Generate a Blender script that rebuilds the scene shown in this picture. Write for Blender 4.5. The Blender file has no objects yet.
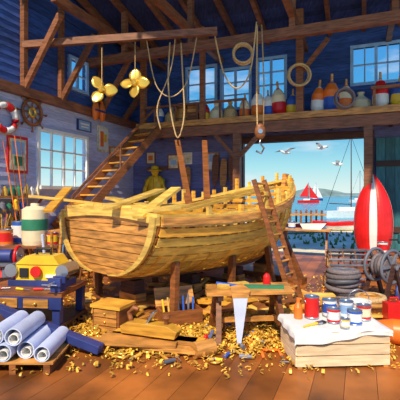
import bpy, math, random
from mathutils import Vector, Matrix, Euler
random.seed(7)
V=Vector
pi=math.pi
sc=bpy.context.scene
try:
    sc.view_settings.view_transform='Standard'
    sc.view_settings.look='None'
except Exception as e: print(e)

# ------------------------------------------------------------------ materials
MATS={}
def mat(name,col,rough=.6,metal=0.0,var=.3,nscale=3.0,isl=.35,stretch=(1,1,1),bump=0.0,col2=None,emis=0):
    m=bpy.data.materials.new(name); m.use_nodes=True
    nt=m.node_tree; N=nt.nodes; L=nt.links
    b=N['Principled BSDF']
    tc=N.new('ShaderNodeTexCoord'); mp=N.new('ShaderNodeMapping'); mp.inputs['Scale'].default_value=stretch
    L.new(tc.outputs['Object'],mp.inputs['Vector'])
    no=N.new('ShaderNodeTexNoise'); no.inputs['Scale'].default_value=nscale; no.inputs['Detail'].default_value=4
    L.new(mp.outputs['Vector'],no.inputs['Vector'])
    mx=N.new('ShaderNodeMixRGB')
    c=V(col)
    lo=c*(1-var); hi=V([min(1,q*(1+var*.6)) for q in col]) if col2 is None else V(col2)
    if col2 is not None: lo=c
    mx.inputs['Color1'].default_value=(*lo,1); mx.inputs['Color2'].default_value=(*hi,1)
    ra=N.new('ShaderNodeValToRGB'); ra.color_ramp.elements[0].position=.35; ra.color_ramp.elements[1].position=.65
    L.new(no.outputs['Fac'],ra.inputs['Fac']); L.new(ra.outputs['Color'],mx.inputs['Fac'])
    ge=N.new('ShaderNodeNewGeometry'); mr=N.new('ShaderNodeMapRange')
    mr.inputs['To Min'].default_value=1-isl; mr.inputs['To Max'].default_value=1+isl*.6
    L.new(ge.outputs['Random Per Island'],mr.inputs['Value'])
    hs=N.new('ShaderNodeHueSaturation'); L.new(mx.outputs['Color'],hs.inputs['Color']); L.new(mr.outputs['Result'],hs.inputs['Value'])
    L.new(hs.outputs['Color'],b.inputs['Base Color'])
    b.inputs['Roughness'].default_value=rough; b.inputs['Metallic'].default_value=metal
    if bump>0:
        bp=N.new('ShaderNodeBump'); bp.inputs['Strength'].default_value=bump
        L.new(no.outputs['Fac'],bp.inputs['Height']); L.new(bp.outputs['Normal'],b.inputs['Normal'])
    MATS[name]=m
    return m
W6=(1.0,1.0,7.0)
mat('wood_yellow',(.90,.56,.115),.38,stretch=W6,var=.3,isl=.32,bump=.2)
mat('wood_gold',(.88,.42,.05),.42,stretch=W6,var=.35,isl=.3)
mat('wood_tan',(.64,.29,.065),.45,stretch=W6,var=.45,isl=.3,bump=.15)
mat('wood_brown',(.27,.09,.025),.5,stretch=W6,var=.4,isl=.35)
mat('wood_dark',(.07,.027,.02),.6,stretch=W6,var=.4,isl=.4)
mat('wood_pale',(.85,.66,.42),.55,stretch=W6,var=.2,isl=.2)
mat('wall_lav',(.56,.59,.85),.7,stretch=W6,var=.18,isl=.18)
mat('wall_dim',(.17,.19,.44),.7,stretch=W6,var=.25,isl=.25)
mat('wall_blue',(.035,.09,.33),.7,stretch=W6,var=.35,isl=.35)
mat('ceil',(.03,.05,.19),.7,stretch=(6,1,1),var=.4,isl=.4)
mat('beam',(.24,.09,.04),.55,stretch=W6,var=.4,isl=.3)
mat('floor',(.36,.11,.02),.45,nscale=1.6,var=.5,isl=.35)
mat('shaving',(.98,.54,.07),.45,var=.2,isl=.6)
mat('red',(.75,.015,.015),.35,var=.15,isl=.1)
mat('white',(.85,.85,.83),.45,var=.08,isl=.08)
mat('cream',(.85,.75,.5),.5,var=.1,isl=.1)
mat('blue',(.03,.12,.55),.4,var=.15,isl=.15)
mat('lightblue',(.3,.5,.8),.4,var=.15,isl=.15)
mat('paleblue',(.58,.66,.88),.5,var=.12,isl=.12)
mat('navy',(.03,.05,.22),.45,var=.3,isl=.3)
mat('yellow',(.95,.6,.03),.4,var=.12,isl=.1)
mat('orange',(.9,.2,.02),.4,var=.12,isl=.15)
mat('green',(.03,.22,.12),.5,var=.2,isl=.2)
mat('teal',(.03,.16,.2),.6,var=.3,isl=.3,stretch=(5,5,1))
mat('grey',(.16,.17,.22),.5,var=.3,isl=.3)
mat('steel',(.5,.55,.65),.3,metal=.9,var=.1,isl=.1)
mat('black',(.02,.02,.025),.5,isl=.2)
mat('brass',(.95,.6,.1),.25,metal=.6,var=.1,isl=.05)
mat('rope',(.62,.42,.2),.8,nscale=30,var=.3,isl=.2)
mat('ropegrey',(.2,.17,.19),.8,nscale=30,var=.3,isl=.5)
mat('sand',(.78,.7,.48),.9,nscale=.8,var=.2,isl=0)
mat('grass',(.2,.36,.1),.9,nscale=.8,var=.4,isl=.3)
mat('sea',(.06,.34,.48),.25,nscale=.25,var=.35,isl=0,stretch=(.3,1.5,1),bump=.3)
mat('hill',(.2,.3,.28),.9,nscale=.05,var=.3,isl=.1)
mat('paper',(.8,.72,.5),.7,nscale=6,var=.35,isl=.1)
mat('raincoat',(1.0,.62,.02),.35,nscale=5,var=.25,isl=.05,bump=.3)
mat('copper',(.45,.15,.06),.4,metal=.4,isl=.2)

# ------------------------------------------------------------------ mesh builder
class MB:
    def __init__(s,name,T=None):
        s.name=name; s.v=[]; s.f=[]; s.mi=[]; s.sm=[]; s.ms=[]; s.T=T or Matrix.Identity(4)
    def m(s,name):
        if name not in s.ms: s.ms.append(name)
        return s.ms.index(name)
    def add(s,vs,fs,mn,smooth=False):
        o=len(s.v); k=s.m(mn)
        s.v+= [s.T@V(q) for q in vs]
        for f in fs:
            s.f.append([i+o for i in f]); s.mi.append(k); s.sm.append(smooth)
    def hexa(s,p,mn):
        s.add(p,[(0,3,2,1),(4,5,6,7),(0,1,5,4),(1,2,6,5),(2,3,7,6),(3,0,4,7)],mn)
    def box(s,c,d,mn,rot=(0,0,0)):
        R=Euler(rot).to_matrix(); c=V(c); x,y,z=[q/2 for q in d]
        s.hexa([c+R@V(q) for q in [(-x,-y,-z),(x,-y,-z),(x,y,-z),(-x,y,-z),(-x,-y,z),(x,-y,z),(x,y,z),(-x,y,z)]],mn)
    def bb(s,x0,x1,y0,y1,z0,z1,mn):
        s.box(((x0+x1)/2,(y0+y1)/2,(z0+z1)/2),(x1-x0,y1-y0,z1-z0),mn)
    def beam(s,p,q,w,h,mn,up=(0,0,1)):
        p=V(p);q=V(q);d=(q-p).normalized();u=V(up)
        if abs(d.dot(u))>.98:u=V((0,1,0))
        a=d.cross(u).normalized()*w/2; b=a.cross(d).normalized()*h/2
        s.hexa([p-a-b,p+a-b,p+a+b,p-a+b,q-a-b,q+a-b,q+a+b,q-a+b],mn)
    def cyl(s,p,q,r1,r2,mn,n=14,smooth=True):
        p=V(p);q=V(q);d=(q-p).normalized();u=V((0,0,1))
        if abs(d.dot(u))>.98:u=V((0,1,0))
        a=d.cross(u).normalized(); b=d.cross(a)
        vs=[];fs=[]
        for i in range(n):
            t=2*pi*i/n; e=a*math.cos(t)+b*math.sin(t); vs+= [p+e*r1,q+e*r2]
        for i in range(n):
            j=(i+1)%n; fs.append((2*i,2*j,2*j+1,2*i+1))
        s.add(vs,fs,mn,smooth)
        s.add([vs[2*i] for i in range(n)]+[vs[2*i+1] for i in range(n)],[list(range(n)),list(range(2*n-1,n-1,-1))],mn)
    def lathe(s,prof,c,mn,n=18,R=None,mats=None):
        c=V(c);R=R or Matrix.Identity(3); vs=[]
        for r,z in prof:
            for i in range(n):
                t=2*pi*i/n; vs.append(c+R@V((r*math.cos(t),r*math.sin(t),z)))
        for k in range(len(prof)-1):
            fs=[(k*n+i,k*n+(i+1)%n,(k+1)*n+(i+1)%n,(k+1)*n+i) for i in range(n)]
            mm=mats[k] if mats else mn
            used=sorted({i for f in fs for i in f}); mpp={u:i for i,u in enumerate(used)}
            s.add([vs[u] for u in used],[[mpp[i] for i in f] for f in fs],mm,True)
    def tube(s,pts,r,mn,n=7,closed=False):
        pts=[V(p) for p in pts]; L=len(pts); vs=[];fs=[]
        for i,p in enumerate(pts):
            if closed: d=pts[(i+1)%L]-pts[i-1]
            else: d=pts[min(i+1,L-1)]-pts[max(i-1,0)]
            d.normalize(); u=V((0,0,1)) if abs(d.z)<.95 else V((0,1,0))
            a=d.cross(u).normalized(); b=d.cross(a)
            rr=r[i] if isinstance(r,(list,tuple)) else r
            for k in range(n):
                t=2*pi*k/n; vs.append(p+(a*math.cos(t)+b*math.sin(t))*rr)
        for i in range(L if closed else L-1):
            for k in range(n):
                i2=(i+1)%L; fs.append((i*n+k,i*n+(k+1)%n,i2*n+(k+1)%n,i2*n+k))
        if not closed: fs+= [list(range(n))[::-1],list(range((L-1)*n,L*n))]
        s.add(vs,fs,mn,True)
    def ring(s,c,R,r,mn,ax=(0,0,1),n=28,m=8):
        ax=V(ax).normalized(); u=V((0,0,1)) if abs(ax.z)<.9 else V((1,0,0))
        a=ax.cross(u).normalized(); b=ax.cross(a); c=V(c)
        vs=[];fs=[]
        for i in range(n):
            t=2*pi*i/n; e=a*math.cos(t)+b*math.sin(t)
            for k in range(m):
                q=2*pi*k/m; vs.append(c+e*(R+r*math.cos(q))+ax*r*math.sin(q))
        for i in range(n):
            for k in range(m):
                fs.append((i*m+k,i*m+(k+1)%m,((i+1)%n)*m+(k+1)%m,((i+1)%n)*m+k))
        s.add(vs,fs,mn,True)
    def sph(s,c,r,mn,n=14,m=8,R=None):
        if not isinstance(r,(tuple,list)): r=(r,r,r)
        c=V(c);R=R or Matrix.Identity(3); vs=[];fs=[]
        for j in range(m+1):
            p=pi*j/m
            for i in range(n):
                t=2*pi*i/n; vs.append(c+R@V((r[0]*math.sin(p)*math.cos(t),r[1]*math.sin(p)*math.sin(t),r[2]*math.cos(p))))
        for j in range(m):
            for i in range(n): fs.append((j*n+i,(j+1)*n+i,(j+1)*n+(i+1)%n,j*n+(i+1)%n))
        s.add(vs,fs,mn,True)
    def strip(s,A,B,th,mn,flip=1):
        A=[V(p) for p in A];B=[V(p) for p in B];n=len(A); vs=[]
        for i in range(n):
            d=A[min(i+1,n-1)]-A[max(i-1,0)]
            nn=d.cross(B[i]-A[i])
            nn=nn.normalized()*th*flip if nn.length>1e-7 else V((0,0,0))
            vs+= [A[i],B[i],B[i]+nn,A[i]+nn]
        fs=[]
        for i in range(n-1):
            for k in range(4): fs.append((4*i+k,4*i+(k+1)%4,4*i+4+(k+1)%4,4*i+4+k))
        fs+= [(3,2,1,0),(4*n-4,4*n-3,4*n-2,4*n-1)]
        s.add(vs,fs,mn)
    def prism(s,pts,off,mn):
        pts=[V(p) for p in pts]; off=V(off); n=len(pts)
        fs=[list(range(n))[::-1],list(range(n,2*n))]+[(i,(i+1)%n,n+(i+1)%n,n+i) for i in range(n)]
        s.add(pts+[p+off for p in pts],fs,mn)
    def done(s,bevel=0):
        xs=[v.x for v in s.v];ys=[v.y for v in s.v];zs=[v.z for v in s.v]
        o=V(((min(xs)+max(xs))/2,(min(ys)+max(ys))/2,min(zs)))
        me=bpy.data.meshes.new(s.name); me.from_pydata([v-o for v in s.v],[],s.f)
        for mn in s.ms: me.materials.append(MATS[mn])
        me.polygons.foreach_set('material_index',s.mi); me.polygons.foreach_set('use_smooth',s.sm)
        me.update()
        import bmesh
        bm=bmesh.new(); bm.from_mesh(me); bmesh.ops.recalc_face_normals(bm,faces=bm.faces); bm.to_mesh(me); bm.free()
        ob=bpy.data.objects.new(s.name,me); ob.location=o; bpy.context.collection.objects.link(ob)
        if bevel>0:
            md=ob.modifiers.new('bevel','BEVEL'); md.width=bevel; md.segments=2; md.limit_method='ANGLE'
        return ob

# ------------------------------------------------------------------ room shell
RA=-math.radians(22.03)
ROOM=Matrix.Translation((-3,18,0))@Matrix.Rotation(RA,4,'Z')
def R(a,b,z): return ROOM@V((a,b,z))
def boards(mb,axis,c0,c1,z0,z1,step,ops,mn,face):
    n=round((z1-z0)/step)
    for i in range(n):
        za=z0+i*step; zb=za+step; zc=(za+zb)/2
        spans=[(c0,c1)]
        for (o0,o1,oz0,oz1) in ops:
            if oz0<=zc<=oz1:
                ns=[]
                for (p,q) in spans:
                    if o1<=p or o0>=q: ns.append((p,q)); continue
                    if p<o0: ns.append((p,o0))
                    if q>o1: ns.append((o1,q))
                spans=ns
        for (p,q) in spans:
            t=.03
            if axis=='a':
                mb.hexa([(p,-t,za),(q,-t,za),(q,.12,za),(p,.12,za),(p,0,zb),(q,0,zb),(q,.12,zb),(p,.12,zb)],mn)
            else:
                mb.hexa([(-.12,p,za),(t,p,za),(t,q,za),(-.12,q,za),(-.12,p,zb),(0,p,zb),(0,q,zb),(-.12,q,zb)],mn)
DO=(5.1,9.7,0,4.25)
wins=[(2.7,3.9,5.5,7.5),(4.25,5.35,5.75,7.25),(5.75,6.75,6.0,7.5),(9.25,10.75,6.25,7.5)]
w=MB('wall_back',ROOM)
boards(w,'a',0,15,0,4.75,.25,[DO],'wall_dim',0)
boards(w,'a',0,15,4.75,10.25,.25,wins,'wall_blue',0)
w.done()
lw=(-5.7,-3.4,2.5,4.25); lw2=(-4.25,-3.4,6.0,7.0)
w=MB('wall_left',ROOM)
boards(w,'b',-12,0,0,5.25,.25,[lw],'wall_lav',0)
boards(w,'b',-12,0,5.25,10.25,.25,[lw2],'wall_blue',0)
w.done()
f=MB('floor',ROOM)
for i in range(46):
    f.bb(-.1+i*.35,-.1+i*.35+.345,-19,0.15,-.12,0,'floor')
f.done()
c=MB('ceiling',ROOM)
def cz(b): return 8.3-b*.22
for i in range(34):
    b0=-i*.25; b1=b0-.25
    c.hexa([(-.2,b1,cz(b1)),(15,b1,cz(b1)),(15,b0,cz(b0)),(-.2,b0,cz(b0)),(-.2,b1,cz(b1)+.1),(15,b1,cz(b1)+.1),(15,b0,cz(b0)+.1),(-.2,b0,cz(b0)+.1)],'ceil')
c.done()
t=MB('trim_rafters',ROOM)
for i in range(13):
    a=.4+i*1.15
    t.beam((a,-.05,cz(0)-.13),(a,-8.4,cz(-8.4)-.13),.14,.24,'beam')
t.done()
t=MB('tie_beam',ROOM)
t.beam((0,-3.2,7.15),(15,-3.2,7.15),.22,.3,'beam')
for a in (1.6,4.2,7.57,10.4):
    t.beam((a,-.05,7.7),(a,-6.8,7.7),.18,.24,'beam')
    t.beam((a,-3.2,7.3),(a,-3.2,cz(-3.2)-.2),.18,.18,'beam')
t.beam((.12,-1.0,5.35),(1.5,-1.0,7.0),.16,.2,'beam')
t.done()
t=MB('trim_left_eave',ROOM)
t.beam((.12,-12,5.3),(.12,0,5.3),.2,.28,'beam')
for b in (-6.4,-4.8,-2.6):
    t.beam((.12,b,5.4),(.12,b,8.6),.16,.16,'beam')
    t.beam((.14,b,5.4),(1.5,b,7.4),.13,.17,'beam')
t.done()
def window(name,T,c0,c1,z0,z1,nx,nz,axis,mn='lightblue'):
    mb=MB(name,T)
    def bx(p0,p1,q0,q1,d=.1):
        if axis=='a': mb.bb(p0,p1,-.06,-.06+d,q0,q1,mn)
        else: mb.bb(-.04,-.04+d,p0,p1,q0,q1,mn)
    fw=.11
    bx(c0-fw,c0,z0-fw,z1+fw,.14);bx(c1,c1+fw,z0-fw,z1+fw,.14);bx(c0,c1,z1,z1+fw,.14);bx(c0-.04,c1+.04,z0-fw,z0,.2)
    for i in range(1,nx):
        x=c0+(c1-c0)*i/nx; wd=.05 if (nx==2 or i==nx//2) else .025; bx(x-wd,x+wd,z0,z1,.08)
    for i in range(1,nz):
        z=z0+(z1-z0)*i/nz; bx(c0,c1,z-.025,z+.025,.08)
    mb.done()
for i,(a,b_,z0,z1) in enumerate(wins): window('window_%d'%(i+1),ROOM,a,b_,z0,z1,4 if i==3 else 2,3 if i!=3 else 2,'a')
window('window_5',ROOM,*lw,4,3,'b','white')
window('window_6',ROOM,*lw2,2,2,'b')
d=MB('door_1',ROOM)
for a in (5.0,9.8): d.bb(a-.14,a+.14,-.14,.16,0,4.25,'wood_dark')
d.bb(4.86,9.94,-.14,.16,4.25,4.5,'wood_dark')
for i in range(12): d.bb(10.0+i*.3,10.0+i*.3+.29,-.2,-.13,.05,4.2,'teal')
d.beam((10.0,-.23,1.0),(13.5,-.23,1.0),.06,.2,'wood_dark');d.beam((10.0,-.23,3.3),(13.5,-.23,3.3),.06,.2,'wood_dark')
d.done()
l=MB('loft_floor',ROOM)
for i in range(7): l.bb(1.2,15,-1.6+i*.225,-1.6+i*.225+.22,4.86,4.98,'wood_tan')
for i in range(14): l.bb(1.4+i,1.52+i,-1.5,-.03,4.6,4.86,'wood_dark')
l.bb(1.2,15,-1.72,-1.56,4.42,4.78,'beam'); l.bb(1.2,15,-1.76,-1.58,4.80,5.02,'wood_tan')
l.done()
l=MB('loft_post',ROOM)
for a in (5.33,9.72): l.bb(a-.13,a+.13,-1.7,-1.44,0,4.42,'beam')
l.beam((5.33,-1.57,3.5),(6.2,-1.57,4.42),.12,.14,'beam'); l.beam((5.33,-1.57,3.5),(4.5,-1.57,4.42),.12,.14,'beam')
l.done()
l=MB('roof_post',ROOM)
l.bb(7.46,7.7,-1.78,-1.54,5.02,8.5,'wood_brown'); l.beam((7.58,-1.66,6.3),(8.5,-1.66,7.4),.12,.14,'wood_brown');
l.bb(1.35,1.55,-1.7,-1.5,5.02,8.5,'wood_brown'); l.bb(3.9,4.08,-1.7,-1.52,5.02,8.5,'wood_brown')
l.done()
l=MB('loft_railing',ROOM)
for i in range(5):
    a=9.9+i*.9; l.bb(a-.04,a+.04,-1.7,-1.62,5.02,5.6,'wood_brown')
l.bb(9.8,14,-1.72,-1.6,5.57,5.66,'wood_brown')
for a in (2.0,2.9,3.8,4.7,5.6): l.bb(a-.03,a+.03,-1.7,-1.64,5.02,5.62,'wood_brown')
l.bb(1.5,5.7,-1.71,-1.62,5.6,5.68,'wood_brown')
l.done()

s=MB('loft_stairs')
top=V((-1.95,15.6,4.75)); bot=V((-4.38,12.75,1.15)); hd=(V((top.x-bot.x,top.y-bot.y,0))).normalized(); pr=V((hd.y,-hd.x,0))*.55
for k in (-1,1): s.beam(bot+pr*k,top+pr*k,.07,.28,'wood_brown')
for i in range(12):
    q=bot.lerp(top,(i+.6)/12.3); s.beam(q-pr,q+pr,.26,.05,'wood_gold')
k=1
s.beam(bot+pr*k+V((0,0,1.0)),top+pr*k+V((0,0,.95)),.05,.07,'wood_brown')
for i in (0,.5,.97):
    q=bot.lerp(top,i)+pr*k; s.beam(q,q+V((0,0,1.0)),.06,.06,'wood_brown')
s.done()
s=MB('stair_landing')
TT=Matrix.Translation((-4.5,12.4,0))@Matrix.Rotation(RA,4,'Z'); s.T=TT
for i in range(5): s.bb(-.6,.75,-.7+i*.28,-.7+i*.28+.27,1.02,1.1,'wood_tan')
for x in(-.5,.65):
    for y in (-.6,.6): s.bb(x-.06,x+.06,y-.06,y+.06,0,1.02,'wood_brown')
s.bb(-.6,.75,-.7,-.62,.8,1.0,'wood_brown')
s.done()

# ------------------------------------------------------------------ the boat
BT=Matrix.Translation((-1.66,7.05,0))@Matrix.Rotation(math.radians(47),4,'Z')
BL=5.85
RK=.02
def hb(s):
    if s<.35: return 1.43+.12*math.sin(s/.35*pi/2)
    return 1.55*max(0,(1-((s-.35)/.65)**2.5))
def zs(s): return 1.86-.08*math.sin(s*pi)+.80*s**2.2
def kz(s): return .82-.2*math.sin(min(1,s*1.4)*pi/2)+(.75*((s-.7)/.3)**2 if s>.7 else 0)
def sec(s,t,side,inn=0):
    p=.82+.68*max(0,s-.25)/.75; e=t*pi/2
    y=(hb(s)-inn)*(math.sin(min(e,pi/2))**p if e<pi/2 else 1.0)
    if hb(s)-inn<.03: y=.03
    zz=(1-math.cos(min(e,pi/2)))**1.0
    z=kz(s)+(zs(s)-kz(s))*zz + (max(0,t-1)*1.4)
    x=s*BL+RK*zz*(1-s)**4+.35*zz*s**5
    return V((x,side*y,z))
b=MB('wooden_boat',BT)
NP=8
tv=[0]+[2/pi*math.acos(1-(i/NP)**1.25) for i in range(1,NP+1)]
for side in (-1,1):
    for i in range(NP):
        smax=.985
        if side==-1 and i>=2: smax=[0,0,.84,.74,.66,.60,.56,.62][i]
        if side==1 and i>=4: smax=[.8,.74,.66,.985][i-4]
        t0=tv[i]+.007; t1=tv[i+1]-.007
        n=26; A=[];B=[]
        for j in range(n):
            q=smax*j/(n-1); A.append(sec(q,t0,side,-.02)); B.append(sec(q,t1,side,-.0))
        b.strip(A,B,.03,'wood_yellow' if i not in (6,) else 'wood_gold',-side)
    for i in range(20):   # ribs
        q=.03+i*.049
        ext=random.choice([.04,.08,.12]) if q<.45 else random.choice([.12,.18,.24])
        if q<.14: ext=.03
        tt=[.04+j*(.98)/12 for j in range(13)]+[1.0+ext]
        A=[sec(q,t_,side,.04)+V((-.045,0,0)) for t_ in tt]; B=[sec(q,t_,side,.04)+V((.045,0,0)) for t_ in tt]
        b.strip(A,B,.06,'wood_yellow' if i%2 else 'wood_gold',side)
    n=26
    A=[sec(.975*j/(n-1),1,side,-.06)+V((0,0,.03)) for j in range(n)]
    B=[sec(.975*j/(n-1),1,side,.14)+V((0,0,.05)) for j in range(n)]
    b.strip(A,B,.06,'wood_yellow',side)
    A=[sec(.97*j/(n-1),.93,side,-.035) for j in range(n)];B=[sec(.97*j/(n-1),1.0,side,-.035) for j in range(n)]
    b.strip(A,B,.05,'wood_tan',-side)
    A=[sec(.95*j/(n-1),.72,side,.11) for j in range(n)];B=[sec(.95*j/(n-1),.80,side,.11) for j in range(n)]
    b.strip(A,B,.04,'wood_brown',side)
for i in range(7):
    f0=i/7;f1=(i+1)/7
    t0=2/pi*math.acos(1-f0) ; t1=2/pi*math.acos(1-f1)
    p0=sec(0,t0,1);p1=sec(0,t0,-1);p2=sec(0,t1,-1);p3=sec(0,t1,1)
    g=V((0,0,.008)); o=V((-.05,0,-.01))
    if i==0: p0=sec(0,.14,1);p1=sec(0,.14,-1); p0.z=p1.z=kz(0)
    b.hexa([p0+g,p1+g,p1+g+o,p0+g+o,p3-g,p2-g,p2-g+o,p3-g+o],'wood_tan')
for side in (-1,1):
    tt=[.08+j*.92/12 for j in range(13)]
    A=[sec(0,t_,side,-.03)+V((-.09,0,0)) for t_ in tt];B=[sec(0,t_,side,.10)+V((-.09,0,.02)) for t_ in tt]
    b.strip(A,B,.05,'wood_yellow',-side)
A=[];B=[]
for j in range(13):
    y=-1.46+2.92*j/12; z=zs(0)+.10*(1-(y/1.46)**2)
    A.append(V((-.10+RK,y,z-.12)));B.append(V((-.10+RK,y,z+.05)))
b.strip(A,B,.06,'wood_yellow',1)
for j in range(10):
    y=-1.25+j*.27; L_=random.uniform(.45,1.1)
    b.box((-.06+L_/2,y,zs(0)+.12+.05*(1-(y/1.2)**2)),(L_+.05,.25,.045),'wood_yellow',(0,random.uniform(-.05,.03),random.uniform(-.05,.05)))
for q in (.18,.3,.42,.54,.66,.78,.88):
    b.beam(sec(q,.98,1,.03),sec(q,.98,-1,.03),.09,.09,'wood_gold')
for y in (-.2,.2): b.beam((BL*.3,y,zs(.3)+.03),(BL*.88,y,zs(.88)-.02),.07,.06,'wood_yellow')
A=[];B=[]
for j in range(10):
    q=j/9*1.1
    p=sec(1.0,q,1); A.append(V((p.x-.08,-.06,p.z)));B.append(V((p.x-.08,.06,p.z)))
b.strip(A,B,.18,'wood_tan',1)
for j in range(20):
    q0=j/20;q1=(j+1)/20
    b.beam((q0*BL,0,kz(q0)-.06),(q1*BL+.02,0,kz(q1)-.06),.12,.18,'wood_brown')
b.beam((-.75,1.35,2.18),(.9,1.1,1.98),.2,.05,'wood_yellow')
b.beam((-.6,.95,1.9),(.1,1.5,2.34),.18,.05,'wood_gold')
b.beam((-.3,-.5,1.98),(1.1,-.2,2.3),.22,.05,'wood_yellow')
b.beam((-.2,-1.15,1.86),(.9,-.85,2.32),.2,.05,'wood_yellow')
b.beam((.1,-1.3,1.98),(.7,.9,2.14),.2,.05,'wood_yellow')
b.done()
cr=MB('boat_cradle',BT)
for q in (.1,.36,.62,.84):
    x=q*BL; z=kz(q)-.15
    cr.bb(x-.13,x+.13,-1.2,1.2,0,.16,'wood_brown')
    cr.bb(x-.12,x+.12,-.25,.25,.16,z*.62,'wood_tan'); cr.bb(x-.12,x+.12,-.2,.2,z*.62,z,'wood_dark')
    for side in (-1,1):
        e=sec(q,.5,side,-.06); cr.beam((x,side*1.12,.12),e,.1,.12,'wood_brown')
cr.done()
lp=MB('leaning_planks')
for p,q in (((-.1,8.9,1.2),(-.75,13.2,4.0)),((.2,9.4,1.3),(.15,13.3,4.0))):
    lp.beam(p,q,.17,.05,'wood_brown')
lp.done()
ld=MB('wooden_ladder')
p=V((1.90,7.62,0));q=V((1.17,7.94,2.5)); sd=V((.62,.78,0)).normalized()*.2
for k in (-1,1): ld.beam(p+sd*k,q+sd*k,.05,.09,'wood_brown')
for i in range(10):
    c_=p.lerp(q,(i+.7)/10); ld.cyl(c_-sd*1.05,c_+sd*1.05,.024,.024,'wood_tan',8)
ld.done()

# ------------------------------------------------------------------ left wall things
m=MB('ship_wheel',ROOM@Matrix.Translation((.1,-6.05,4.75))); ax=(1,0,0)
m.ring((0,0,0),.38,.05,'wood_brown',ax); m.ring((0,0,0),.12,.05,'brass',ax)
for i in range(8):
    t=i*pi/4; e=V((0,math.cos(t),math.sin(t))); m.cyl(e*.08,e*.58,.025,.02,'wood_brown',8); m.sph(e*.58,.04,'wood_brown',8,6)
m.done()
m=MB('life_ring',ROOM@Matrix.Translation((.14,-7.1,4.4)))
for k in range(8):
    pts=[(0,.36*math.cos((k+j/4)*pi/4),.36*math.sin((k+j/4)*pi/4)) for j in range(5)]
    m.tube(pts,.095,'red' if k%2 else 'white',8)
m.ring((.02,0,0),.48,.015,'rope',(1,0,0)); m.done()
def flat(name,T,c0,c1,z0,z1,axis,fr,inner,bits=()):
    m=MB(name,T)
    def bx(a,b_,c,d_,e0,e1,mn):
        if axis=='a': m.bb(a,b_,-e1-.03,-e0-.03,c,d_,mn)
        else: m.bb(e0+.03,e1+.03,a,b_,c,d_,mn)
    bx(c0,c1,z0,z1,0,.04,fr); w_=(c1-c0);h=(z1-z0)
    bx(c0+w_*.1,c1-w_*.1,z0+h*.08,z1-h*.08,.04,.05,inner)
    for (x0,x1,y0,y1,mn) in bits: bx(c0+w_*x0,c0+w_*x1,z0+h*y0,z0+h*y1,.05,.058,mn)
    m.done()
flat('marina_sign',ROOM,-3.9,-3.1,4.55,4.95,'b','navy','lightblue',[(.2,.8,.55,.7,'white'),(.25,.75,.3,.42,'white')])
flat('nautical_poster',ROOM,-2.7,-2.0,3.9,4.9,'b','paper','white',[(.2,.5,.2,.8,'orange'),(.55,.8,.4,.7,'yellow')])
flat('tide_chart',ROOM,-1.9,-1.3,3.3,4.2,'b','wood_tan','paper',[(.2,.8,.5,.8,'lightblue')])
flat('map_poster',ROOM,-6.95,-6.2,2.85,3.95,'b','red','paper',[(.2,.8,.5,.85,'lightblue'),(.3,.7,.2,.45,'green')])
flat('framed_picture',ROOM,.7,1.15,3.55,4.1,'a','wood_brown','cream',[(.25,.75,.3,.7,'orange')])
flat('framed_picture',ROOM,1.75,2.3,3.3,3.95,'a','wood_brown','paper',[(.25,.75,.3,.6,'lightblue')])
flat('wall_notice',ROOM,2.5,2.9,3.5,4.0,'a','white','paper')
flat('calendar',ROOM,3.6,4.1,3.2,3.95,'a','wood_tan','white',[(.15,.85,.5,.9,'lightblue')])
m=MB('bracket_shelf',ROOM)
m.bb(.03,.5,-8.2,-5.8,2.12,2.18,'wood_tan')
for b_ in (-8.0,-7.0,-5.95): m.beam((.05,b_,1.75),(.42,b_,2.12),.05,.06,'wood_brown')
m.done()
m=MB('jars_on_shelf',ROOM)
cs=['red','green','cream','blue','orange','white','yellow','brass','grey']
b_=-8.0
while b_<-5.95:
    r=random.uniform(.06,.11);h=random.uniform(.18,.42); mn=random.choice(cs)
    m.lathe([(0,0),(r,0),(r,h*.7),(r*.5,h*.85),(r*.5,h),(0,h)],(.27,b_,2.18),mn,12); b_+=r*2+.08
m.done()
m=MB('fishing_rods',ROOM)
for k in range(4):
    m.cyl((1.0,-7.2+.12*k,0),(.33,-7.35+.2*k,3.7+.1*k),.025,.01,'wood_brown' if k%2 else 'orange',6)
m.done()
m=MB('hanging_raincoat',ROOM@Matrix.Translation((1.25,-.26,0)))
prof=[(0,1.55),(.40,1.5),(.43,1.75),(.36,2.3),(.30,2.75),(.27,2.95),(.12,3.06),(.11,3.12)]
m.lathe(prof,(0,0,0),'raincoat',20,Matrix.Diagonal((1,.5,1)))
for k in (-1,1):
    m.tube([(k*.2,0,2.95),(k*.36,-.02,2.8),(k*.45,-.04,2.45),(k*.43,-.1,2.05)],[.1,.12,.12,.13],'raincoat',10)
m.sph((0,-.02,3.22),(.17,.15,.2),'raincoat'); m.lathe([(.0,.2),(.15,.14),(.18,.02),(.32,-.05),(.3,-.07),(.1,-.02)],(0,-.02,3.3),'raincoat',18)
m.beam((0,-.2,1.6),(0,-.14,2.95),.02,.02,'wood_tan')
m.bb(-.5,.5,.12,.22,3.3,3.42,'wood_brown')
m.done()
for i,(a,mn,h) in enumerate(((4.0,'wood_brown',3.9),(4.35,'wood_tan',3.7),(4.72,'wood_brown',4.0),(2.75,'wood_tan',3.4))):
    m=MB('oar',ROOM)
    m.cyl((a,-.95,0),(a,-.3,h*.68),.035,.035,mn,8)
    p0=V((a,-.3-.0,h*.66)); p1=V((a,-.12,h))
    pts=[]
    for x,t_ in ((-.04,0),(-.13,.2),(-.15,.6),(-.12,.93),(0,1),(.12,.93),(.15,.6),(.13,.2),(.04,0)):
        q=p0.lerp(p1,t_); pts.append((q.x+x,q.y,q.z))
    m.prism(pts,(0,-.04,0),mn); m.done()
m=MB('steel_drum',ROOM@Matrix.Translation((2.2,-.95,0)))
m.lathe([(0,0),(.36,0),(.38,.03),(.36,.4),(.38,.43),(.36,.8),(.38,.83),(.36,1.2),(.38,1.25),(.34,1.25),(0,1.22)],(0,0,0),'copper',20); m.done()
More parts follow.
